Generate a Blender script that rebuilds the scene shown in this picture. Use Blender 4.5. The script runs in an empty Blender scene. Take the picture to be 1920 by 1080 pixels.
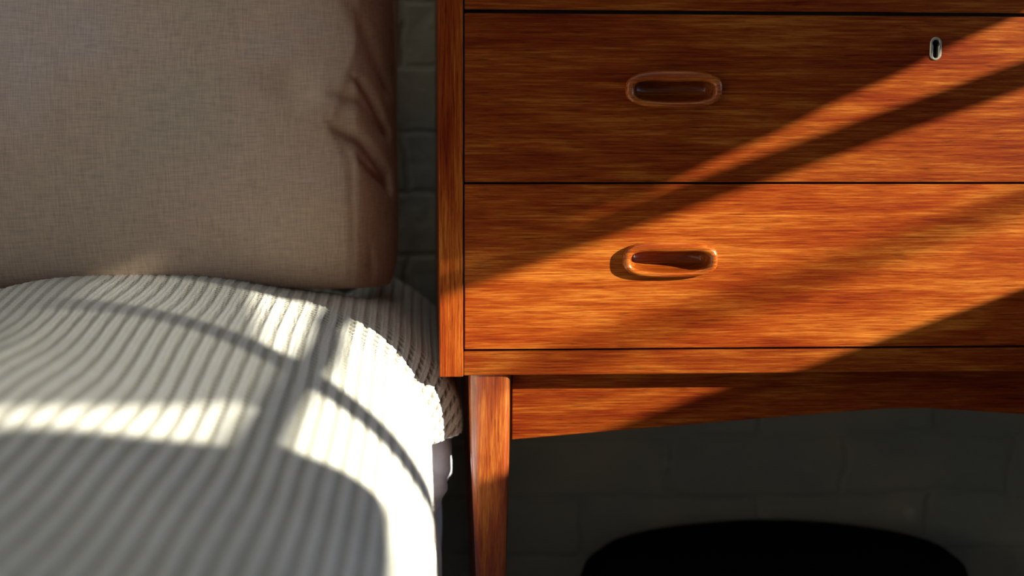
import bpy, bmesh, math, random
import numpy as np
from mathutils import Vector, Matrix
from math import radians, sin, cos, pi

SC = bpy.context.scene
COL = SC.collection

# ---------------------------------------------------------------- camera
CAM = np.array([0.0, -1.35, 0.70]); YAW = radians(3.5); PIT = radians(9.2); ROLL = 0.0053; FPX = 2700.0
fw = np.array([sin(YAW)*cos(PIT), cos(YAW)*cos(PIT), -sin(PIT)])
r0 = np.array([cos(YAW), -sin(YAW), 0.0]); u0 = np.cross(r0, fw)
RT = r0*cos(ROLL) + u0*sin(ROLL); UP = -r0*sin(ROLL) + u0*cos(ROLL)
cam = bpy.data.cameras.new('camera'); camo = bpy.data.objects.new('camera', cam); COL.objects.link(camo)
m = Matrix(((RT[0], UP[0], -fw[0], CAM[0]), (RT[1], UP[1], -fw[1], CAM[1]), (RT[2], UP[2], -fw[2], CAM[2]), (0, 0, 0, 1)))
camo.matrix_world = m
cam.sensor_width = 36.0; cam.lens = FPX/1920*36.0; cam.clip_start = 0.02
cam.dof.use_dof = True; cam.dof.focus_distance = 1.37; cam.dof.aperture_fstop = 2.5
SC.camera = camo

# ---------------------------------------------------------------- light
W = bpy.data.worlds.new('world'); SC.world = W; W.use_nodes = True
# soft room light: brightest from the pale ceiling, dim from the far side of the room and the floor
_wt = W.node_tree; _tc = _wt.nodes.new('ShaderNodeTexCoord'); _sp = _wt.nodes.new('ShaderNodeSeparateXYZ'); _rp = _wt.nodes.new('ShaderNodeValToRGB'); _ma = _wt.nodes.new('ShaderNodeMapRange')
_wt.links.new(_tc.outputs['Generated'], _sp.inputs[0]); _wt.links.new(_sp.outputs[2], _ma.inputs[0]); _ma.inputs[1].default_value = -1.0; _ma.inputs[2].default_value = 1.0
_wt.links.new(_ma.outputs[0], _rp.inputs[0])
_el = _rp.color_ramp.elements; _el.new(0.5); _el.new(0.72)
for _e, (_p, _c) in zip(_el, [(0.0, (0.05, 0.05, 0.05)), (0.48, (0.055, 0.055, 0.052)), (0.72, (0.175, 0.173, 0.16)), (1.0, (0.74, 0.735, 0.67))]):
    _e.position = _p; _e.color = (*_c, 1)
_mx = _wt.nodes.new('ShaderNodeMapRange'); _wt.links.new(_sp.outputs[0], _mx.inputs[0]); _mx.inputs[1].default_value = 0.60; _mx.inputs[2].default_value = 0.92
_sk = _wt.nodes.new('ShaderNodeMix'); _sk.data_type = 'RGBA'; _wt.links.new(_mx.outputs[0], _sk.inputs[0]); _wt.links.new(_rp.outputs[0], _sk.inputs[6])
_sk.inputs[7].default_value = (1.9, 3.3, 5.2, 1)      # blue sky on the window side
_wt.links.new(_sk.outputs[2], _wt.nodes['Background'].inputs[0])
_wt.nodes['Background'].inputs[1].default_value = 1.0
SUN_DIR = Vector((-2.0, 1.0, -0.72)).normalized()
sl = bpy.data.lights.new('sun', 'SUN'); so = bpy.data.objects.new('sun', sl); COL.objects.link(so)
so.rotation_euler = SUN_DIR.to_track_quat('-Z', 'Y').to_euler(); so.location = (4, -2, 2)
sl.energy = 14.6; sl.angle = radians(0.62); sl.color = (1.0, 0.95, 0.76)
# unseen fill light, assumed off to the left, added to brighten pillow and leg
al = bpy.data.lights.new('assumed_left_fill', 'AREA'); ao = bpy.data.objects.new('assumed_left_fill', al); COL.objects.link(ao)
al.shape = 'RECTANGLE'; al.size = 0.9; al.size_y = 1.3; al.energy = 9.0; al.color = (1.0, 0.97, 0.93)
ao.location = (-2.4, -1.5, 1.1)
ao.rotation_euler = (Vector((-0.3, 0.1, 0.5)) - Vector(ao.location)).to_track_quat('-Z', 'Y').to_euler()
SC.view_settings.view_transform = 'Standard'; SC.view_settings.look = 'None'
SC.view_settings.exposure = 0.0; SC.view_settings.gamma = 1.0; SC.view_settings.use_curve_mapping = False

# ---------------------------------------------------------------- helpers
def mesh_obj(name, bm, mat, parent=None, smooth=False, loc=None):
    me = bpy.data.meshes.new(name); bm.normal_update(); bm.to_mesh(me); bm.free()
    if smooth:
        me.polygons.foreach_set('use_smooth', [True]*len(me.polygons))
    o = bpy.data.objects.new(name, me); COL.objects.link(o)
    if mat: me.materials.append(mat)
    if parent: o.parent = parent
    if loc: o.location = loc
    return o
def thing(name, label, cat, loc=(0, 0, 0), rz=0.0, group=None):
    o = bpy.data.objects.new(name, None); COL.objects.link(o); o.location = loc; o.rotation_euler = (0, 0, rz)
    o.empty_display_size = 0.05
    o['label'] = label; o['category'] = cat
    if group: o['group'] = group
    return o
def tag(o, label=None, cat=None, group=None, kind=None):
    for k, v in (('label', label), ('category', cat), ('group', group), ('kind', kind)):
        if v: o[k] = v
    return o
def box(bm, x0, x1, y0, y1, z0, z1, bev=0.0, seg=2):
    r = bmesh.ops.create_cube(bm, size=1.0)
    vs = r['verts']
    for v in vs:
        v.co = Vector(((x0+x1)/2 + v.co.x*(x1-x0), (y0+y1)/2 + v.co.y*(y1-y0), (z0+z1)/2 + v.co.z*(z1-z0)))
    if bev > 0:
        es = list({e for v in vs for e in v.link_edges})
        bmesh.ops.bevel(bm, geom=es, offset=bev, segments=seg, profile=0.5, affect='EDGES')
def box_obj(name, dims, mat, parent=None, bev=0.0, seg=2):
    bm = bmesh.new(); box(bm, *dims, bev=bev, seg=seg)
    return mesh_obj(name, bm, mat, parent)
def extrude_poly(bm, pts, axis, a, b, bev=0.0):
    """pts 2D polygon; axis 'y': pts are (x,z) extruded along y; axis 'x': pts (y,z)"""
    f = (lambda p, t: (p[0], t, p[1])) if axis == 'y' else (lambda p, t: (t, p[0], p[1]))
    va = [bm.verts.new(f(p, a)) for p in pts]; vb = [bm.verts.new(f(p, b)) for p in pts]
    n = len(pts)
    fa = bm.faces.new(va); fb = bm.faces.new(vb[::-1])
    for i in range(n):
        bm.faces.new((va[i], vb[i], vb[(i+1) % n], va[(i+1) % n]))
    bmesh.ops.recalc_face_normals(bm, faces=bm.faces)
    if bev > 0:
        es = [e for e in bm.edges if len(e.link_faces) == 2 and e.calc_face_angle(0) > 0.6]
        bmesh.ops.bevel(bm, geom=es, offset=bev, segments=2, profile=0.5, affect='EDGES')
def tube(bm, pts, rads, n=16, cap=True):
    pts = [Vector(p) for p in pts]; rings = []
    for i, p in enumerate(pts):
        d = (pts[min(i+1, len(pts)-1)] - pts[max(i-1, 0)]).normalized()
        a = d.cross(Vector((0, 0, 1)) if abs(d.z) < 0.9 else Vector((1, 0, 0))).normalized(); b = d.cross(a)
        rings.append([bm.verts.new(p + (a*cos(2*pi*k/n) + b*sin(2*pi*k/n))*rads[i]) for k in range(n)])
    for i in range(len(rings)-1):
        for k in range(n):
            bm.faces.new((rings[i][k], rings[i][(k+1) % n], rings[i+1][(k+1) % n], rings[i+1][k]))
    if cap:
        bm.faces.new(rings[0][::-1]); bm.faces.new(rings[-1])
    bmesh.ops.recalc_face_normals(bm, faces=bm.faces)

# ---------------------------------------------------------------- materials
class NT:
    def __init__(s, name):
        s.m = bpy.data.materials.new(name); s.m.use_nodes = True; s.t = s.m.node_tree
        s.b = s.t.nodes['Principled BSDF']; s.out = s.t.nodes['Material Output']
    def n(s, typ, **kw):
        nd = s.t.nodes.new(typ)
        for k, v in kw.items():
            if isinstance(v, tuple) and k == 'op': pass
            setattr(nd, k, v)
        return nd
    def l(s, a, b): s.t.links.new(a, b)
    def coords(s, scale, loc=(0, 0, 0), rot=(0, 0, 0), src='Object'):
        tc = s.n('ShaderNodeTexCoord'); mp = s.n('ShaderNodeMapping')
        mp.inputs['Scale'].default_value = scale; mp.inputs['Location'].default_value = loc; mp.inputs['Rotation'].default_value = rot
        s.l(tc.outputs[src], mp.inputs['Vector']); return mp.outputs[0]
    def noise(s, vec, scale=1.0, detail=4.0, rough=0.55, dist=0.0):
        nd = s.n('ShaderNodeTexNoise'); s.l(vec, nd.inputs['Vector'])
        nd.inputs['Scale'].default_value = scale; nd.inputs['Detail'].default_value = detail
        nd.inputs['Roughness'].default_value = rough; nd.inputs['Distortion'].default_value = dist
        return nd.outputs['Fac']
    def ramp(s, fac, stops):
        nd = s.n('ShaderNodeValToRGB'); s.l(fac, nd.inputs[0]); e = nd.color_ramp.elements
        while len(e) < len(stops): e.new(0.5)
        for i, (p, c) in enumerate(stops):
            e[i].position = p; e[i].color = (c[0], c[1], c[2], 1) if not isinstance(c, (int, float)) else (c, c, c, 1)
        return nd.outputs[0]
    def math(s, op, a, b=None):
        nd = s.n('ShaderNodeMath'); nd.operation = op
        for i, v in enumerate((a, b)):
            if v is None: continue
            if isinstance(v, (int, float)): nd.inputs[i].default_value = v
            else: s.l(v, nd.inputs[i])
        return nd.outputs[0]
    def mix(s, mode, fac, a, b):
        nd = s.n('ShaderNodeMix'); nd.data_type = 'RGBA'; nd.blend_type = mode
        for key, v in ((0, fac), (6, a), (7, b)):
            if isinstance(v, (int, float)): nd.inputs[key].default_value = v
            elif isinstance(v, tuple): nd.inputs[key].default_value = (v[0], v[1], v[2], 1)
            else: s.l(v, nd.inputs[key])
        return nd.outputs[2]
    def bump(s, h, strength, dist=0.001):
        nd = s.n('ShaderNodeBump'); s.l(h, nd.inputs['Height'])
        nd.inputs['Strength'].default_value = strength; nd.inputs['Distance'].default_value = dist
        s.l(nd.outputs[0], s.b.inputs['Normal'])

def teak(name, axis='x', seed=0.0, dark=1.0, gloss=0.42, spec=0.10):
    """teak veneer, grain along axis"""
    t = NT(name)
    def sc(a, b):     # a along the grain, b across
        return (a, b, b) if axis == 'x' else ((b, b, a) if axis == 'z' else (b, a, b))
    off = (seed, seed*1.7, seed*0.6)
    # broad cathedral figure
    fig = t.noise(t.coords(sc(1.6, 9), off), 1.0, 2, 0.5, 0.6)
    bands = t.math('SINE', t.math('MULTIPLY', fig, 46.0))
    fine = t.noise(t.coords(sc(22, 620), off), 1.0, 5, 0.7)
    med = t.noise(t.coords(sc(4, 90), off), 1.0, 5, 0.65)
    blot = t.noise(t.coords((5, 5, 9), off), 1.0, 3, 0.5)
    v = t.math('ADD', t.math('MULTIPLY', fine, 0.58), t.math('MULTIPLY', med, 0.30))
    v = t.math('ADD', v, t.math('MULTIPLY', bands, 0.035))
    v = t.math('ADD', v, t.math('MULTIPLY', blot, 0.24))
    col = t.ramp(v, [(0.34, (0.055*dark, 0.0050*dark, 0.0008*dark)), (0.47, (0.155*dark, 0.0175*dark, 0.0022*dark)),
                     (0.58, (0.235*dark, 0.044*dark, 0.0042*dark)), (0.74, (0.44*dark, 0.145*dark, 0.020*dark))])
    # dark pores
    pore = t.noise(t.coords(sc(45, 900), off), 1.0, 2, 0.5)
    pm = t.ramp(pore, [(0.30, 0.45), (0.42, 1.0)])
    col = t.mix('MULTIPLY', 0.8, col, pm)
    t.l(col, t.b.inputs['Base Color'])
    t.b.inputs['Roughness'].default_value = gloss
    t.b.inputs['Specular IOR Level'].default_value = spec
    t.bump(t.math('ADD', fine, t.math('MULTIPLY', pore, 0.6)), 0.22, 0.0006)
    return t.m

def simple(name, col, rough=0.6, metal=0.0, spec=0.5):
    t = NT(name); t.b.inputs['Base Color'].default_value = (*col, 1); t.b.inputs['Roughness'].default_value = rough
    t.b.inputs['Metallic'].default_value = metal; t.b.inputs['Specular IOR Level'].default_value = spec
    n = t.noise(t.coords((60, 60, 60)), 1.0, 3); t.bump(n, 0.1, 0.0005)
    return t.m

def linen(name, c0, c1, c2, weave=1300.0, slub=1.0):
    t = NT(name)
    big = t.noise(t.coords((5, 5, 5), (3, 1, 7)), 1.0, 3)
    col = t.ramp(big, [(0.32, c0), (0.50, c1), (0.68, c2)])
    wa = t.noise(t.coords((60, 60, 900)), 1.0, 3); wb = t.noise(t.coords((900, 60, 60)), 1.0, 3)
    w = t.math('ADD', wa, wb)
    wm = t.ramp(w, [(0.78/2, 0.72), (1.22/2, 1.18)])
    w2 = t.math('MULTIPLY', w, 0.5); wm = t.ramp(w2, [(0.36, 0.78), (0.64, 1.15)])
    col = t.mix('MULTIPLY', slub, col, wm)
    t.l(col, t.b.inputs['Base Color']); t.b.inputs['Roughness'].default_value = 0.95
    t.b.inputs['Specular IOR Level'].default_value = 0.1
    t.bump(w2, 0.3, 0.0008)
    return t.m

# knitted cotton
def knit_mat():
    t = NT('knitted_cotton')
    at = t.n('ShaderNodeAttribute'); at.attribute_name = 'hole'
    n1 = t.noise(t.coords((700, 300, 700)), 1.0, 3); n2 = t.noise(t.coords((6, 6, 6)), 1.0, 2)
    base = t.ramp(n2, [(0.3, (0.58, 0.575, 0.54)), (0.7, (0.67, 0.66, 0.635))])
    base = t.mix('MULTIPLY', 1.0, base, t.ramp(n1, [(0.3, 0.82), (0.7, 1.06)]))
    col = t.mix('MIX', at.outputs['Fac'], base, (0.17, 0.145, 0.10))
    t.l(col, t.b.inputs['Base Color']); t.b.inputs['Roughness'].default_value = 0.95
    t.b.inputs['Specular IOR Level'].default_value = 0.1
    t.bump(n1, 0.6, 0.0012)
    return t.m

def wall_mat():
    t = NT('painted_brick')
    # brick plane: x -> u, z -> v
    tc = t.n('ShaderNodeTexCoord'); sep = t.n('ShaderNodeSeparateXYZ'); comb = t.n('ShaderNodeCombineXYZ')
    t.l(tc.outputs['Object'], sep.inputs[0])
    wob = t.noise(t.coords((9, 9, 9)), 1.0, 3)
    wz = t.math('ADD', sep.outputs[2], t.math('MULTIPLY', wob, 0.03))
    wx = t.math('ADD', sep.outputs[0], t.math('MULTIPLY', wob, 0.045))
    t.l(wx, comb.inputs[0]); t.l(wz, comb.inputs[1])
    br = t.n('ShaderNodeTexBrick'); t.l(comb.outputs[0], br.inputs['Vector'])
    br.inputs['Scale'].default_value = 1.0; br.inputs['Brick Width'].default_value = 0.225; br.inputs['Row Height'].default_value = 0.078
    br.inputs['Mortar Size'].default_value = 0.006; br.inputs['Mortar Smooth'].default_value = 0.8
    n1 = t.noise(t.coords((40, 40, 40)), 1.0, 5); n2 = t.noise(t.coords((4, 4, 4)), 1.0, 3)
    n3 = t.noise(t.coords((14, 14, 14), (5, 2, 1)), 1.0, 3)
    col = t.ramp(n2, [(0.35, (0.25, 0.28, 0.275)), (0.65, (0.40, 0.365, 0.28))])
    chips = t.ramp(n3, [(0.66, 1.0), (0.74, 1.5)])
    col = t.mix('MULTIPLY', 1.0, col, chips)
    t.l(col, t.b.inputs['Base Color']); t.b.inputs['Roughness'].default_value = 0.75
    h = t.math('SUBTRACT', t.math('MULTIPLY', n1, 0.35), t.math('MULTIPLY', br.outputs['Fac'], 0.30))
    h = t.math('ADD', h, t.math('MULTIPLY', n3, 1.3))
    t.bump(h, 0.9, 0.008)
    return t.m

def floor_mat():
    t = NT('dark_floorboards')
    n = t.noise(t.coords((3, 40, 3)), 1.0, 4)
    t.l(t.ramp(n, [(0.3, (0.30, 0.26, 0.21)), (0.7, (0.44, 0.37, 0.30))]), t.b.inputs['Base Color'])
    t.b.inputs['Roughness'].default_value = 0.5
    wv = t.n('ShaderNodeTexWave'); wv.bands_direction = 'Y'; wv.wave_profile = 'SAW'
    t.l(t.coords((1, 1, 1)), wv.inputs['Vector']); wv.inputs['Scale'].default_value = 2.2
    t.bump(wv.outputs['Fac'], 0.2, 0.002)
    return t.m

M_wall = wall_mat(); M_floor = floor_mat()
M_plaster = simple('plaster', (0.30, 0.30, 0.28), 0.9)
M_paint = simple('white_paint', (0.62, 0.60, 0.56), 0.5)
M_teak_side = teak('teak_upright', 'z', 3.1, 1.05)
M_teak_rail = teak('teak_rail', 'x', 8.3, 0.80)
M_teak_leg = teak('teak_leg', 'z', 5.9, 1.0, 0.33, 0.5)
M_teak_leg.node_tree.nodes['Principled BSDF'].inputs['Coat Weight'].default_value = 0.6
M_teak_leg.node_tree.nodes['Principled BSDF'].inputs['Coat Roughness'].default_value = 0.28
M_teak_apron = teak('teak_apron', 'x', 12.7, 0.80)
M_teak_handle = teak('teak_handle', 'x', 7.7, 1.1, 0.22, 0.5)
M_teak_depth = teak('teak_side_apron', 'y', 4.4, 0.8)
M_inner = simple('drawer_carcass', (0.05, 0.03, 0.018), 0.8)
M_knit = knit_mat()
M_pillow = linen('brown_linen', (0.50, 0.395, 0.29), (0.55, 0.405, 0.305), (0.54, 0.435, 0.38))
M_sheet = linen('white_cotton_sheet', (0.76, 0.79, 0.93), (0.80, 0.82, 0.95), (0.83, 0.85, 0.96), slub=0.25)
M_matt = simple('mattress_ticking', (0.55, 0.53, 0.50), 0.9)
M_base = simple('bed_base_fabric', (0.06, 0.06, 0.06), 0.9)
M_brass = simple('aged_brass', (0.42, 0.40, 0.33), 0.42, 0.85)
M_black = simple('matt_black', (0.004, 0.0045, 0.0045), 0.95, spec=0.05)
M_chairfab = simple('grey_wool', (0.10, 0.10, 0.10), 0.9)

# ---------------------------------------------------------------- setting
XW = 1.25
YB = 0.42
tag(box_obj('floor', (-3.2, 1.6, -3.4, YB+0.12, -0.06, 0.0), M_floor), kind='structure')
tag(box_obj('wall_back', (-3.2, 1.6, YB, YB+0.12, 0.0, 2.6), M_wall), kind='structure')
# right wall with the window opening y -1.42..-0.20, z 0.70..1.55
bm = bmesh.new()
wy0, wy1, wz0, wz1 = -1.42, -0.20, 0.675, 1.55
a, b = XW+0.02, XW+0.17
box(bm, a, b, wy1, YB, 0, 3.8); box(bm, a, b, -3.4, wy0, 0, 3.8)
box(bm, a, b, wy0, wy1, 0, wz0); box(bm, a, b, wy0, wy1, wz1, 3.8)
tag(mesh_obj('wall_right', bm, M_plaster), kind='structure')
win = bpy.data.objects.new('window_1', None); COL.objects.link(win); win.location = (XW, -0.8, 0.7); win['kind'] = 'structure'
def winpart(name, bm, mat=M_paint):
    o = mesh_obj(name, bm, mat, win); o.matrix_parent_inverse = Matrix.Translation(-Vector(win.location)); return o
bm = bmesh.new()
box(bm, XW-0.02, XW+0.03, wy0-0.03, wy0+0.03, wz0-0.02, wz1+0.02, 0.004); box(bm, XW-0.02, XW+0.03, wy1-0.03, wy1+0.03, wz0-0.02, wz1+0.02, 0.004)
box(bm, XW-0.02, XW+0.03, wy0, wy1, wz1-0.03, wz1+0.02, 0.004)
winpart('window_frame', bm)
bm = bmesh.new(); box(bm, XW-0.05, XW+0.03, wy0-0.04, wy1+0.04, wz0-0.02, 0.703, 0.004); winpart('window_sill', bm)
bm = bmesh.new(); box(bm, XW-0.012, XW+0.012, wy0, wy1, 0.918, 0.940, 0.003)
box(bm, XW-0.010, XW+0.010, -0.893, -0.858, 0.70, wz1-0.02, 0.003)
winpart('window_bars', bm)

# unseen blind and drapes, added to block or thin sun through the upper panes
bm = bmesh.new(); box(bm, XW-0.045, XW-0.041, wy0-0.04, wy1+0.04, 1.035, 1.60)
o = mesh_obj('blocker_blind', bm, simple('blocker_blind_cloth', (0.25, 0.24, 0.22), 0.9)); o2 = o
bm = bmesh.new(); tube(bm, [(XW-0.043, wy0-0.05, 1.60), (XW-0.043, wy1+0.05, 1.60)], [0.022, 0.022]); 
tag(o, 'unseen grey roller blind added over the window to block the higher sun', 'blind'); 
o3 = mesh_obj('blocker_blind_roller', bm, M_paint, o)
def drape(name, line, top, mat, x, wave=0.006):
    """cloth hanging between a lower edge line (y,z) and top; gathered a little"""
    n = 60; bm = bmesh.new(); g = []
    ys = np.linspace(line[0][0], line[-1][0], n); zs = np.interp(ys, [p[0] for p in line], [p[1] for p in line])
    for j in range(14):
        f = j/13; row = []
        for i in range(n):
            z = zs[i] + (top-zs[i])*f
            row.append(bm.verts.new((x + wave*sin(i*0.9 + f*1.3)*(0.35+0.65*f), ys[i], z)))
        g.append(row)
    for j in range(13):
        for i in range(n-1): bm.faces.new((g[j][i], g[j][i+1], g[j+1][i+1], g[j+1][i]))
    o = mesh_obj(name, bm, mat, None, True)
    s = o.modifiers.new('s', 'SOLIDIFY'); s.thickness = 0.0012
    return o
M_drape = simple('blocker_cloth', (0.20, 0.16, 0.12), 0.95)
o = drape('blocker_valance', [(y+0.031, z-0.022) for y, z in [(-0.70, 1.05), (-0.675, 0.985), (-0.65, 0.958), (-0.61, 0.943), (-0.52, 0.944), (-0.45, 0.960), (-0.343, 0.988), (-0.22, 1.03)]], 1.55, M_drape, XW-0.062)  # added swag, lower edge shaped to keep sun off the upper drawers
tag(o, 'unseen brown cloth swag added across the upper window, shaped to shade the upper drawers', 'curtain')
t = NT('dimmer_voile'); tr = t.n('ShaderNodeBsdfTransparent'); mx = t.n('ShaderNodeMixShader'); mx.inputs[0].default_value = 0.62
t.b.inputs['Base Color'].default_value = (0.5, 0.48, 0.42, 1); t.b.inputs['Roughness'].default_value = 0.9
t.l(tr.outputs[0], mx.inputs[1]); t.l(t.b.outputs[0], mx.inputs[2]); t.l(mx.outputs[0], t.out.inputs[0])
o = drape('dimmer_sheer', [(y+0.015, z-0.014) for y, z in [(-1.42, 1.12), (-1.24, 1.040), (-1.174, 1.014), (-1.077, 0.977), (-0.976, 0.936), (-0.93, 0.920), (-0.90, 0.922), (-0.85, 0.965), (-0.66, 0.985)]], 1.55, t.m, XW-0.03, 0.002)  # added sheer, edge shaped to let only part of the sun reach the bed
tag(o, 'unseen pale sheer added across the window, shaped to dim the sun on the bed', 'curtain')
# unseen branch outside the window, added to cast a soft band on the drawers
bm = bmesh.new()
def along(y, z, t): return (XW + 2*t, y - t, z + 0.72*t)
tb = 1.1
tube(bm, [along(-0.10, 0.79, tb), along(-0.34, 0.806, tb), along(-0.45, 0.806, tb), along(-0.53, 0.812, tb), along(-0.60, 0.822, tb)], [0.012, 0.0095, 0.009, 0.0085, 0.006], 8)
root = along(-0.10, 0.79, tb)
tube(bm, [(root[0], root[1]+1.0, 0.2), (root[0], root[1]+0.5, 1.2), root], [0.05, 0.03, 0.013], 8)
tag(mesh_obj('shade_branch', bm, simple('bark', (0.06, 0.045, 0.03), 0.9), None, True), 'unseen thin brown branch added outside the window to shade the drawers', 'branch')

# ---------------------------------------------------------------- chest of drawers
CH = thing('chest_of_drawers', 'reddish teak chest of drawers on tapered legs, standing beside the bed', 'chest of drawers', (0.48, 0.0, 0.0))
INV = Matrix.Translation((-0.48, 0, 0))
def chp(name, bm, mat, parent=CH, smooth=False):
    o = mesh_obj(name, bm, mat, parent, smooth)
    o.matrix_parent_inverse = INV
    return o
XL0, XL1 = 0.0135, 0.0361; XR0, XR1 = 0.9239, 0.9465
DEP = 0.395
for x0, x1 in ((XL0, XL1), (XR0, XR1)):
    bm = bmesh.new(); box(bm, x0, x1, 0.0, DEP, 0.3947, 0.955, 0.0009); chp('side_panel', bm, M_teak_side)
bm = bmesh.new(); box(bm, XL0-0.004, XR1+0.004, -0.004, DEP, 0.9555, 0.975, 0.002); chp('top_panel', bm, M_teak_rail)
bm = bmesh.new(); box(bm, XL1+0.0002, XR0-0.0002, 0.0008, DEP, 0.3958, 0.4192, 0.0012); chp('bottom_rail', bm, M_teak_rail)
bm = bmesh.new(); box(bm, XL1+0.0002, XR0-0.0002, 0.385, DEP, 0.4195, 0.955); chp('back_panel', bm, M_inner)

def contour(cx, cz, a, b, n, N=72, waist=0.0, dz=0.0):
    out = []
    for k in range(N):
        th = 2*pi*k/N + pi/N
        c, s = cos(th), sin(th)
        x = a*abs(c)**(2/n)*(1 if c > 0 else -1); z = b*abs(s)**(2/n)*(1 if s > 0 else -1)
        if waist: z -= waist*max(0, cos(x/a*pi/2))**2*(1 if z > 0 else 0.25)*0.9
        out.append((cx+x, cz+z+dz))
    return out
HW = [0.2335, 0.7265]
def make_handle_mesh():
    """lipped, hollowed teak pull; origin at its centre on the drawer face"""
    bm = bmesh.new()
    N = 72
    outer = contour(0, 0, 0.0458, 0.0172, 3.0, N)
    inner = contour(0, 0, 0.0375, 0.0098, 3.4, N, 0.0018, -0.0012)
    cup = contour(0, 0, 0.0345, 0.0072, 3.0, N, 0.0, -0.001)
    def ring(t, y, A=outer, B=inner):
        return [bm.verts.new((p[0]+(q[0]-p[0])*t, y, p[1]+(q[1]-p[1])*t)) for p, q in zip(A, B)]
    prof = [(0.04, 0.004), (0.0, -0.0005), (0.0, -0.0030), (0.05, -0.0050), (0.17, -0.0066), (0.38, -0.0074), (0.62, -0.0073), (0.82, -0.0065), (0.95, -0.0048), (1.0, -0.0026), (1.0, 0.003)]
    rings = [ring(t, y) for t, y in prof]
    rings.append([bm.verts.new((q[0], 0.0125, q[1])) for q in cup])
    rings.append([bm.verts.new((q[0]*0.93, 0.0165, q[1]*0.9)) for q in cup])
    for r, s in zip(rings, rings[1:]):
        for k in range(N): bm.faces.new((r[k], r[(k+1) % N], s[(k+1) % N], s[k]))
    bm.faces.new(rings[-1])
    bmesh.ops.recalc_face_normals(bm, faces=bm.faces)
    me = bpy.data.meshes.new('drawer_handle'); bm.to_mesh(me); bm.free()
    me.polygons.foreach_set('use_smooth', [True]*len(me.polygons))
    me.materials.append(M_teak_handle)
    return me
HM = make_handle_mesh()
def cut(obj, polys):
    for pts in polys:
        bm = bmesh.new(); extrude_poly(bm, pts, 'y', -0.02, 0.05)
        me = bpy.data.meshes.new('cutter'); bm.to_mesh(me); bm.free()
        co = bpy.data.objects.new('cutter', me); COL.objects.link(co)
        md = obj.modifiers.new('b', 'BOOLEAN'); md.operation = 'DIFFERENCE'; md.solver = 'EXACT'; md.object = co
        bpy.context.view_layer.update()
        dg = bpy.context.evaluated_depsgraph_get()
        nm = bpy.data.meshes.new_from_object(obj.evaluated_get(dg)); obj.modifiers.clear()
        old = obj.data; nm.name = old.name; obj.data = nm
        bpy.data.objects.remove(co)
drawers = [('second', 0.5816, 0.7378, 0.669, 21.0), ('bottom', 0.4213, 0.5796, 0.508, 33.0), ('top', 0.7412, 0.952, 0.848, 47.0)]
for nm, z0, z1, hz, seed in drawers:
    mat = teak('teak_veneer_%s' % nm, 'x', seed, 1.06 if nm == 'bottom' else 0.86)  # upper drawers' colour darkened to deepen their shade
    bm = bmesh.new(); box(bm, XL1+0.0013, XR0-0.0013, 0.0012, 0.0192, z0, z1, 0.0008)
    d = mesh_obj('drawer', bm, mat)
    holes = [contour(hx, hz, 0.0430, 0.0145, 3.0, 40) for hx in HW]
    kx, kz = 0.4820, z1 - 0.030
    def stadium(w, h, cx, cz, n=12):
        r = w; out = []
        for k in range(n+1): a_ = pi*k/n; out.append((cx + r*cos(a_), cz + (h-r) + r*sin(a_)))
        for k in range(n+1): a_ = pi + pi*k/n; out.append((cx + r*cos(a_), cz - (h-r) + r*sin(a_)))
        return out
    if nm != 'bottom': holes.append(stadium(0.0043, 0.0096, kx, kz))
    cut(d, holes)
    # drawer box behind the front
    bm = bmesh.new()
    box(bm, XL1+0.004, XL1+0.014, 0.0193, 0.36, z0+0.004, z1-0.012); box(bm, XR0-0.014, XR0-0.004, 0.0193, 0.36, z0+0.004, z1-0.012)
    box(bm, XL1+0.0145, XR0-0.0145, 0.35, 0.36, z0+0.004, z1-0.012); box(bm, XL1+0.0145, XR0-0.0145, 0.0193, 0.35, z0+0.004, z0+0.012)
    d.parent = CH; d.matrix_parent_inverse = INV
    db = mesh_obj('drawer_box', bm, M_inner, d)
    for hx in HW:
        h = bpy.data.objects.new('drawer_handle', HM); COL.objects.link(h); h.parent = d; h.location = (hx, 0.0012, hz)
    # keyhole escutcheon
    if nm == 'bottom': continue
    bm = bmesh.new(); N = 40
    outer = stadium(0.0056, 0.0109, 0, 0, 19)
    inn = []
    for (px, pz) in outer:
        a_ = math.atan2(pz, px)
        # keyhole: disc above, straight slot below
        best = None
        for rr in np.arange(0.0004, 0.011, 0.0001):
            qx, qz = cos(a_)*rr, sin(a_)*rr
            inside = ((qx**2 + (qz-0.0050)**2) < 0.0034**2) or (abs(qx) < 0.0024 and -0.0066 < qz < 0.006) or (qx**2 + (qz+0.0064)**2 < 0.0024**2)
            if inside: best = rr
        rr = best or 0.0024
        inn.append((cos(a_)*rr, sin(a_)*rr))
    prof = [(0.0, 0.001), (0.0, -0.0005), (0.25, -0.0012), (0.75, -0.0012), (1.0, -0.0006), (1.0, 0.004)]
    rings = [[bm.verts.new((p[0]+(q[0]-p[0])*t_, y_, p[1]+(q[1]-p[1])*t_)) for p, q in zip(outer, inn)] for t_, y_ in prof]
    n_ = len(outer)
    for r, s in zip(rings, rings[1:]):
        for k in range(n_): bm.faces.new((r[k], r[(k+1) % n_], s[(k+1) % n_], s[k]))
    bmesh.ops.recalc_face_normals(bm, faces=bm.faces)
    e = mesh_obj('keyhole_escutcheon', bm, M_brass, d, False, (kx, 0.0012, kz)); e['label'] = 'small pewter coloured keyhole surround'
# dividers behind the drawer gaps
for z in (0.5806, 0.7395):
    bm = bmesh.new(); box(bm, XL1+0.0002, XR0-0.0002, 0.0205, 0.06, z-0.0045, z+0.0045); chp('drawer_divider', bm, M_inner)
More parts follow.
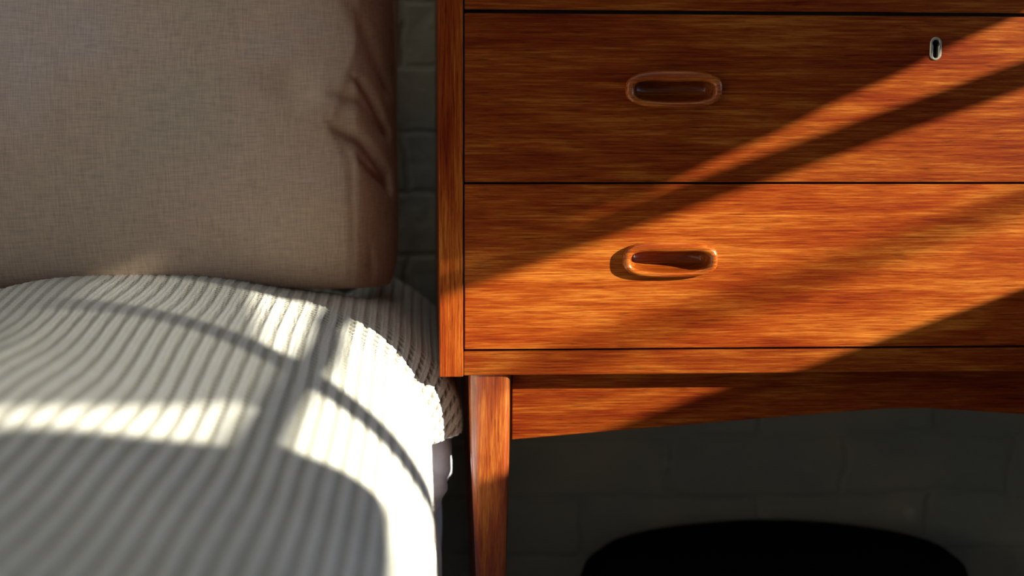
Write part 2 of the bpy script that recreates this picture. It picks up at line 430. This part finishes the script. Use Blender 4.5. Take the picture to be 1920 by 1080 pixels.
# legs: rounded square, tapered, slightly bowed
def leg(x0s, sx, yf, sy):
    bm = bmesh.new(); rings = []
    zs = [0.3956, 0.36, 0.318, 0.26, 0.193, 0.10, 0.0]
    L = [0.0418, 0.0425, 0.0436, 0.0463, 0.0492, 0.0525, 0.0555]; Rr = [0.0820, 0.0821, 0.0819, 0.0810, 0.0796, 0.0775, 0.0750]
    for z, l, r in zip(zs, L, Rr):
        w = (r-l)/2; cx = (l+r)/2; ring = []
        yw = w
        for k in range(32):
            th = 2*pi*k/32 + pi/32; c, s = cos(th), sin(th); n = 5.2
            px = w*abs(c)**(2/n)*(1 if c > 0 else -1); py = yw*abs(s)**(2/n)*(1 if s > 0 else -1)
            X = cx+px
            if sx < 0: X = 0.96 - X
            Y = 0.0045 + 0.0201 + py + (0.0201-w)*0.3
            if sy < 0: Y = DEP - Y
            ring.append(bm.verts.new((X, Y, z)))
        rings.append(ring)
    for r, s in zip(rings, rings[1:]):
        for k in range(32): bm.faces.new((r[k], r[(k+1) % 32], s[(k+1) % 32], s[k]))
    bm.faces.new(rings[0]); bm.faces.new(rings[-1])
    bmesh.ops.recalc_face_normals(bm, faces=bm.faces)
    return bm
for sx in (1, -1):
    for sy in (1, -1): 
        o = chp('leg', leg(0, sx, 0, sy), M_teak_leg, CH, True)
        for p_ in o.data.polygons:
            if len(p_.vertices) > 4: p_.use_smooth = False
        o.data.set_sharp_from_angle(angle=1.0)
# arched aprons
half = [(0.0850, 0.3240), (0.159, 0.3298), (0.266, 0.3378), (0.373, 0.3458), (0.430, 0.3500), (0.462, 0.3519)]
low = half + [(0.96-x, z) for x, z in half[::-1]]
for y0 in (0.030, 0.352):
    bm = bmesh.new(); extrude_poly(bm, [(0.0850, 0.3956)] + low + [(0.8750, 0.3956)], 'y', y0, y0+0.015, 0.0008)
    chp('apron', bm, M_teak_apron)
for x in (0.053, 0.892):
    bm = bmesh.new(); box(bm, x, x+0.015, 0.048, 0.347, 0.345, 0.3956); chp('side_apron', bm, M_teak_depth)

# ---------------------------------------------------------------- near-black rounded shape on the floor under the chest
bm = bmesh.new(); N = 64; prof = [(0.0, 0.155), (0.12, 0.155), (0.17, 0.153), (0.20, 0.144), (0.217, 0.126), (0.226, 0.09), (0.222, 0.05), (0.205, 0.016), (0.17, 0.002), (0.0, 0.0015)]
rings = []
for r, z in prof[1:-1]:
    rings.append([bm.verts.new((r*1.05*cos(2*pi*k/N), r*0.62*sin(2*pi*k/N), z*0.80)) for k in range(N)])
for r, s in zip(rings, rings[1:]):
    for k in range(N): bm.faces.new((r[k], r[(k+1) % N], s[(k+1) % N], s[k]))
bm.faces.new(rings[0]); bm.faces.new(rings[-1]); bmesh.ops.recalc_face_normals(bm, faces=bm.faces)
pf = mesh_obj('dark_rounded_shape', bm, M_black, None, True, (0.415, 0.27, 0.0))
tag(pf, 'black rounded shape on the floor under the chest', 'cushion')

# ---------------------------------------------------------------- bed
BED = thing('bed', 'low bed with a padded mattress under the pale knitted blanket', 'bed', (-0.95, -0.85, 0))
BI = Matrix.Translation((0.95, 0.85, 0))
def bedp(name, bm, mat, smooth=False):
    o = mesh_obj(name, bm, mat, BED, smooth); o.matrix_parent_inverse = BI; return o
bm = bmesh.new(); box(bm, -1.87, -0.05, -1.95, 0.38, 0.10, 0.395, 0.08, 6); bedp('mattress', bm, M_matt, True)
bm = bmesh.new(); box(bm, -1.86, -0.06, -1.94, 0.38, 0.05, 0.14, 0.01); bedp('bed_base', bm, M_base)
for x in (-1.78, -0.14):
    for y in (-1.86, 0.28):
        bm = bmesh.new(); box(bm, x, x+0.05, y, y+0.05, 0.0, 0.055, 0.004); bedp('leg', bm, M_base)

def smooth01(t): t = np.clip(t, 0, 1); return t*t*(3-2*t)
# white sheet hanging down the side
ny, nz = 220, 90
ys = np.linspace(-1.4, 0.37, ny)
zk = np.array([0.40, 0.385, 0.355, 0.33, 0.30, 0.275, 0.262, 0.250, 0.235, 0.20, 0.12, 0.025])
xk = np.array([-0.075, -0.028, 0.006, 0.020, 0.0265, 0.0275, 0.0235, 0.0175, 0.0145, 0.0150, 0.012, 0.010])
bm = bmesh.new(); g = []
for y in ys:
    f = float(smooth01((y-0.022)/0.05))      # bulging part far, tucked nearer
    row = []
    for k in range(nz):
        q = k/(nz-1)*(len(zk)-1); i = min(int(q), len(zk)-2); t_ = q-i
        z = zk[i]*(1-t_)+zk[i+1]*t_; tt = t_*t_*(3-2*t_); x = xk[i]*(1-tt)+xk[i+1]*tt
        x = x*f + (min(x, 0.016)-0.020)*(1-f)
        # folds fanning out from the tucked corner
        d1 = (z-0.330) + 0.75*(y+0.13); d2 = (z-0.325) + 0.42*(y+0.13)
        x -= 0.0045*math.exp(-((z-0.300+0.55*(y-0.02))/0.005)**2) + 0.004*math.exp(-((z-0.286+1.1*(y-0.02))/0.006)**2)
        x += 0.0025*sin(y*60+z*25)*(0.3+0.7*smooth01((0.30-z)/0.1)) * (0.4 + 0.6*(z < 0.30))
        x = min(x, 0.0268)
        row.append(bm.verts.new((x, y, z)))
    g.append(row)
for i in range(ny-1):
    for k in range(nz-1): bm.faces.new((g[i][k], g[i+1][k], g[i+1][k+1], g[i][k+1]))
bmesh.ops.recalc_face_normals(bm, faces=bm.faces)
sh = mesh_obj('bed_sheet', bm, M_sheet, None, True)
md = sh.modifiers.new('s', 'SOLIDIFY'); md.thickness = 0.0012; md.offset = -1
tag(sh, 'white cotton sheet hanging in folds down the mattress side by the chest leg', 'bed sheet')

# knitted blanket
PITCH = 0.0133
def section(y):
    """dense polyline (x,z) of the blanket across the bed at y"""
    f = float(smooth01((y+0.005)/0.06))
    xm = 0.006 + 0.032*f
    zt = 0.485
    u = np.linspace(0, 1, 70); th = u*pi/2; n = 2.1
    a = np.sin(th)**(2/n); b = np.cos(th)**(2/n)
    w = xm+0.30
    X = -0.30 + w*a; Z = 0.335 + (zt-0.335)*b
    # nearer part settles lower toward the right
    t = float(smooth01((-0.10-y)/0.25)); wq = smooth01((X+0.35)/0.2)*smooth01((Z-0.33)/0.06)
    Z = Z - 0.018*t*wq
    flatx = np.linspace(-1.0, -0.305, 70); fz = zt - 0.030*smooth01((-0.305-flatx)/0.30)
    fz = fz - 0.004*np.sin((flatx+0.3)*7)*t
    lz = np.linspace(0.333, 0.03, 60)
    near = 1-float(smooth01((y+0.16)/0.05))
    lx = xm + (-0.010*np.exp(-((lz-0.315)/0.022)**2))*near + 0.003*np.sin((0.33-lz)*30)*near - 0.03*(1-near)*(0.335-lz)
    return np.concatenate([flatx, X, lx]), np.concatenate([fz, Z, lz])
def hem(y):
    return 0.326 - 0.012*float(smooth01((0.09-abs(y+0.0))/0.12))*0 - (0.27*float(smooth01((-0.122-y)/0.012)))
ysf = np.concatenate([np.arange(-1.62, -0.80, 0.008), np.arange(-0.80, 0.385, 0.0022)])
ds = PITCH/9
S = None; rows = []; keep = []
for y in ysf:
    X, Z = section(y)
    seg = np.hypot(np.diff(X), np.diff(Z)); s = np.concatenate([[0], np.cumsum(seg)])
    if S is None: S = np.arange(0, 1.42, ds)
    x = np.interp(S, s, X); z = np.interp(S, s, Z)
    rows.append((x, z)); keep.append((z > hem(y)) | (S < 0.8))
Xg = np.array([r[0] for r in rows]); Zg = np.array([r[1] for r in rows]); Yg = np.repeat(ysf[:, None], len(S), 1)
K = np.array(keep)
# dip under the pillow
_ln = np.interp(Xg, [-0.75, -0.42, -0.24, -0.03], [-0.10, -0.04, 0.05, 0.10])
Zg = Zg - 0.045*smooth01((Yg-_ln-0.045)/0.06)*smooth01((-0.05-Xg)/0.05)*smooth01((Zg-0.38)/0.05)*smooth01((Xg+0.80)/0.05)
# soft puffs
rng = np.random.RandomState(4)
puff = 0.0035*np.sin(Xg*17+1.0)*np.sin(Yg*11+0.6) + 0.002*np.sin(Xg*31+Yg*23)
Zg = Zg + puff*smooth01((Zg-0.40)/0.05)
P = np.stack([Xg, Yg, Zg], -1)
dS = np.gradient(P, axis=1); dY = np.gradient(P, axis=0)
Nn = np.cross(dS, dY); Nn /= (np.linalg.norm(Nn, axis=-1, keepdims=True)+1e-12)
if Nn[50, 200, 2] < 0: Nn = -Nn
Sg = np.repeat(S[None, :], len(ysf), 0)
drift = 0.004*np.sin(Yg*5)
ph = ((Sg+drift)/PITCH) % 1.0
gr = smooth01((0.27-np.abs(ph-0.5))/0.13)               # 1 in the open row
lad = smooth01((np.cos(2*pi*(Yg/0.0085 + ph*0.8))+0.15)/0.9)  # little bars across it
hole = gr*(1-lad*0.75)
rib = -0.0034*gr*(1-0.65*lad) + 0.0008*np.cos(2*pi*ph)*(-1)
stitch = 0.0003*np.sin(2*pi*Yg/0.0042)*(1-gr)
P = P + Nn*(rib+stitch)[..., None]
ny_, ns_ = P.shape[:2]
idx = np.arange(ny_*ns_).reshape(ny_, ns_)
ok = K[:-1, :-1] & K[1:, :-1] & K[:-1, 1:] & K[1:, 1:]
q = np.stack([idx[:-1, :-1], idx[:-1, 1:], idx[1:, 1:], idx[1:, :-1]], -1)[ok]
used = np.unique(q); remap = -np.ones(ny_*ns_, int); remap[used] = np.arange(len(used))
q = remap[q]; V = P.reshape(-1, 3)[used]; HV = hole.reshape(-1)[used]
me = bpy.data.meshes.new('knitted_blanket')
me.vertices.add(len(V)); me.vertices.foreach_set('co', V.astype(np.float32).ravel())
me.loops.add(len(q)*4); me.loops.foreach_set('vertex_index', q.astype(np.int32).ravel())
me.polygons.add(len(q)); me.polygons.foreach_set('loop_start', (np.arange(len(q))*4).astype(np.int32))
me.polygons.foreach_set('loop_total', np.full(len(q), 4, np.int32))
me.update(calc_edges=True)
me.polygons.foreach_set('use_smooth', [True]*len(q))
at = me.attributes.new('hole', 'FLOAT', 'POINT'); at.data.foreach_set('value', (HV*0.95).astype(np.float32))
me.materials.append(M_knit)
bl = bpy.data.objects.new('knitted_blanket', me); COL.objects.link(bl)
md = bl.modifiers.new('s', 'SOLIDIFY'); md.thickness = 0.005; md.offset = -1 
tag(bl, 'off-white ribbed knitted blanket spread over the bed', 'blanket')

# ---------------------------------------------------------------- pillow
TILT = radians(13); PZ0, PY0, PXC = 0.463, 0.070, -0.350
PWd, PHt, PT = 0.362, 0.27, 0.092
PRZ = radians(12)
creases = [  # folds on the front (x, z), depth, width
    ([(-0.190, 0.672), (-0.154, 0.662), (-0.120, 0.652), (-0.100, 0.640)], 0.0045, 0.016),
    ([(-0.115, 0.655), (-0.082, 0.652), (-0.060, 0.648), (-0.035, 0.632)], 0.006, 0.006),
    ([(-0.080, 0.675), (-0.062, 0.668), (-0.042, 0.654), (-0.022, 0.632)], 0.012, 0.0055),
    ([(-0.105, 0.630), (-0.088, 0.618), (-0.066, 0.611), (-0.046, 0.602), (-0.022, 0.588)], 0.012, 0.0065),
    ([(-0.072, 0.600), (-0.060, 0.592), (-0.042, 0.583), (-0.020, 0.576)], 0.012, 0.0055),
    ([(-0.090, 0.775), (-0.070, 0.745), (-0.040, 0.700), (-0.022, 0.68)], 0.008, 0.009),
    ([(-0.052, 0.52), (-0.046, 0.49), (-0.050, 0.455)], 0.005, 0.005),
]
def seg_d(px, pz, pts):
    best = np.full(px.shape, 9.0); par = np.zeros(px.shape); n = len(pts)-1
    for k, ((ax, az), (bx, bz)) in enumerate(zip(pts, pts[1:])):
        L2 = (bx-ax)**2+(bz-az)**2
        t = np.clip(((px-ax)*(bx-ax)+(pz-az)*(bz-az))/L2, 0, 1)
        d = np.hypot(px-(ax+t*(bx-ax)), pz-(az+t*(bz-az)))
        par = np.where(d < best, (k+t)/n, par); best = np.minimum(best, d)
    return best, par
nu, nv = 300, 240
uu = np.sin(np.linspace(-pi/2, pi/2, nu)); vv = np.sin(np.linspace(-pi/2, pi/2, nv))
Ug, Vg = np.meshgrid(uu, vv, indexing='ij')
pin = 1 - 0.05*(1-np.abs(Vg)**2)*0; 
lx = Ug*PWd*(1-0.02*(1-Vg**2)-0.05*np.abs(Vg)**10) + 0.012*Vg; lz = Vg*PHt*(1-0.035*(1-Ug**2)-0.05*np.abs(Ug)**10)
Tk = PT*np.clip(1-np.abs(Ug)**8.0, 0, 1)**0.72*np.clip(1-np.abs(Vg)**3.0, 0, 1)**0.55
Tk = Tk*(0.72+0.28*np.cos(Ug*pi/2)*np.cos(Vg*pi/2*0.8))
def pil(side):
    t = Tk.copy(); bend = 0.085*np.clip((PXC+lx+0.068)/0.066, 0, 1)**1.2
    if side > 0:
        wx = PXC + lx; wz = PZ0 + PHt*cos(TILT) + lz*cos(TILT)
        dep = np.zeros_like(t)
        for pts, d, w in creases:
            r, pr = seg_d(wx, wz, pts); q_ = smooth01(pr/0.55)*(1 if d > 0.005 else smooth01((1-pr)/0.5)); dep += 1.6*d*q_*np.exp(-(r/(w*(0.5+0.7*q_)))**2)
        dep += 0.0035*np.sin(lx*13+lz*7+1)*np.sin(lz*12+0.8)
        # the cover turns away from the front along a soft seam near the right end
        xb = np.interp(wz, [0.44, 0.50, 0.585, 0.62, 0.66, 0.72, 0.80], [-0.078, -0.080, -0.084, -0.100, -0.085, -0.062, -0.060])
        L = (PXC+PWd+0.004) - xb
        sd = np.clip((wx-xb)/L, 0, 1)
        t = t - dep*np.clip(Tk/0.03, 0, 1)
        t = np.maximum(t, 0) - 0.004*smooth01(sd/0.12)*np.clip(Tk/0.03, 0, 1)
        t = np.where(np.abs(Ug) > 0.999, 0, np.maximum(t, 0))
    y = -side*t + bend
    x = lx; z = lz + PHt
    # tilt back then turn
    Y = y*cos(TILT) + z*sin(TILT); Z = z*cos(TILT) - y*sin(TILT)*1.0
    X = x*cos(PRZ) - Y*sin(PRZ); Y2 = x*sin(PRZ) + Y*cos(PRZ)
    rl = radians(1.6); return np.stack([X*cos(rl)+Z*sin(rl)*0.5, Y2, Z*cos(rl)-X*sin(rl)], -1)
F_ = pil(1).reshape(-1, 3); B_ = pil(-1).reshape(-1, 3)
id1 = np.arange(nu*nv).reshape(nu, nv)
q1 = np.stack([id1[:-1, :-1], id1[1:, :-1], id1[1:, 1:], id1[:-1, 1:]], -1).reshape(-1, 4)
q2 = q1[:, ::-1] + nu*nv
V = np.concatenate([F_, B_]); Q = np.concatenate([q1, q2])
me = bpy.data.meshes.new('pillow'); me.from_pydata(V.tolist(), [], Q.tolist())
bm = bmesh.new(); bm.from_mesh(me); bmesh.ops.remove_doubles(bm, verts=bm.verts, dist=0.00005); bmesh.ops.recalc_face_normals(bm, faces=bm.faces)
pl = mesh_obj('pillow', bm, M_pillow, None, True, (PXC, PY0, PZ0))
tag(pl, 'brown linen pillow propped upright at the head of the bed', 'pillow')

# ---------------------------------------------------------------- unseen chair added by the window, its back shaped to shade the bed
AC = thing('shade_chair', 'unseen grey chair added beside the window, its rounded backrest shaped to shade the bed', 'chair', (0.95, -1.20, 0), 0)
def acp(name, bm, mat, smooth=False):
    return mesh_obj(name, bm, mat, AC, smooth)
# centre of back in world (0.95,-1.19,0.83)
bm = bmesh.new()
pts = [(-1.020, 0.868), (-1.024, 0.856), (-1.045, 0.849), (-1.118, 0.844), (-1.45, 0.836), (-1.62, 0.84), (-1.68, 0.87), (-1.66, 0.95), (-1.58, 1.02), (-1.46, 1.055), (-1.34, 1.055), (-1.225, 1.012), (-1.148, 0.970), (-1.06, 0.920), (-1.030, 0.887)]
dx = XW-0.95
extrude_poly(bm, [(y+dx/2-(-1.20), z-0.36*dx) for y, z in pts], 'x', -0.015, 0.015, 0.004)
acp('backrest', bm, M_chairfab)
bm = bmesh.new(); box(bm, -0.26, 0.02, -0.26, 0.26, 0.40, 0.46, 0.02, 3); acp('seat', bm, M_chairfab)
for x, y in ((0.0, -0.22), (0.0, 0.22), (-0.23, -0.22), (-0.23, 0.22)):
    bm = bmesh.new(); tube(bm, [(x, y, 0.0), (x, y, 0.41)], [0.012, 0.017]); acp('leg', bm, M_teak_leg, True)
for y in (-0.16, 0.10):
    bm = bmesh.new(); tube(bm, [(0.005, y, 0.43), (0.018, y-0.05, 0.76)], [0.010, 0.010]); acp('back_post', bm, M_teak_leg, True)
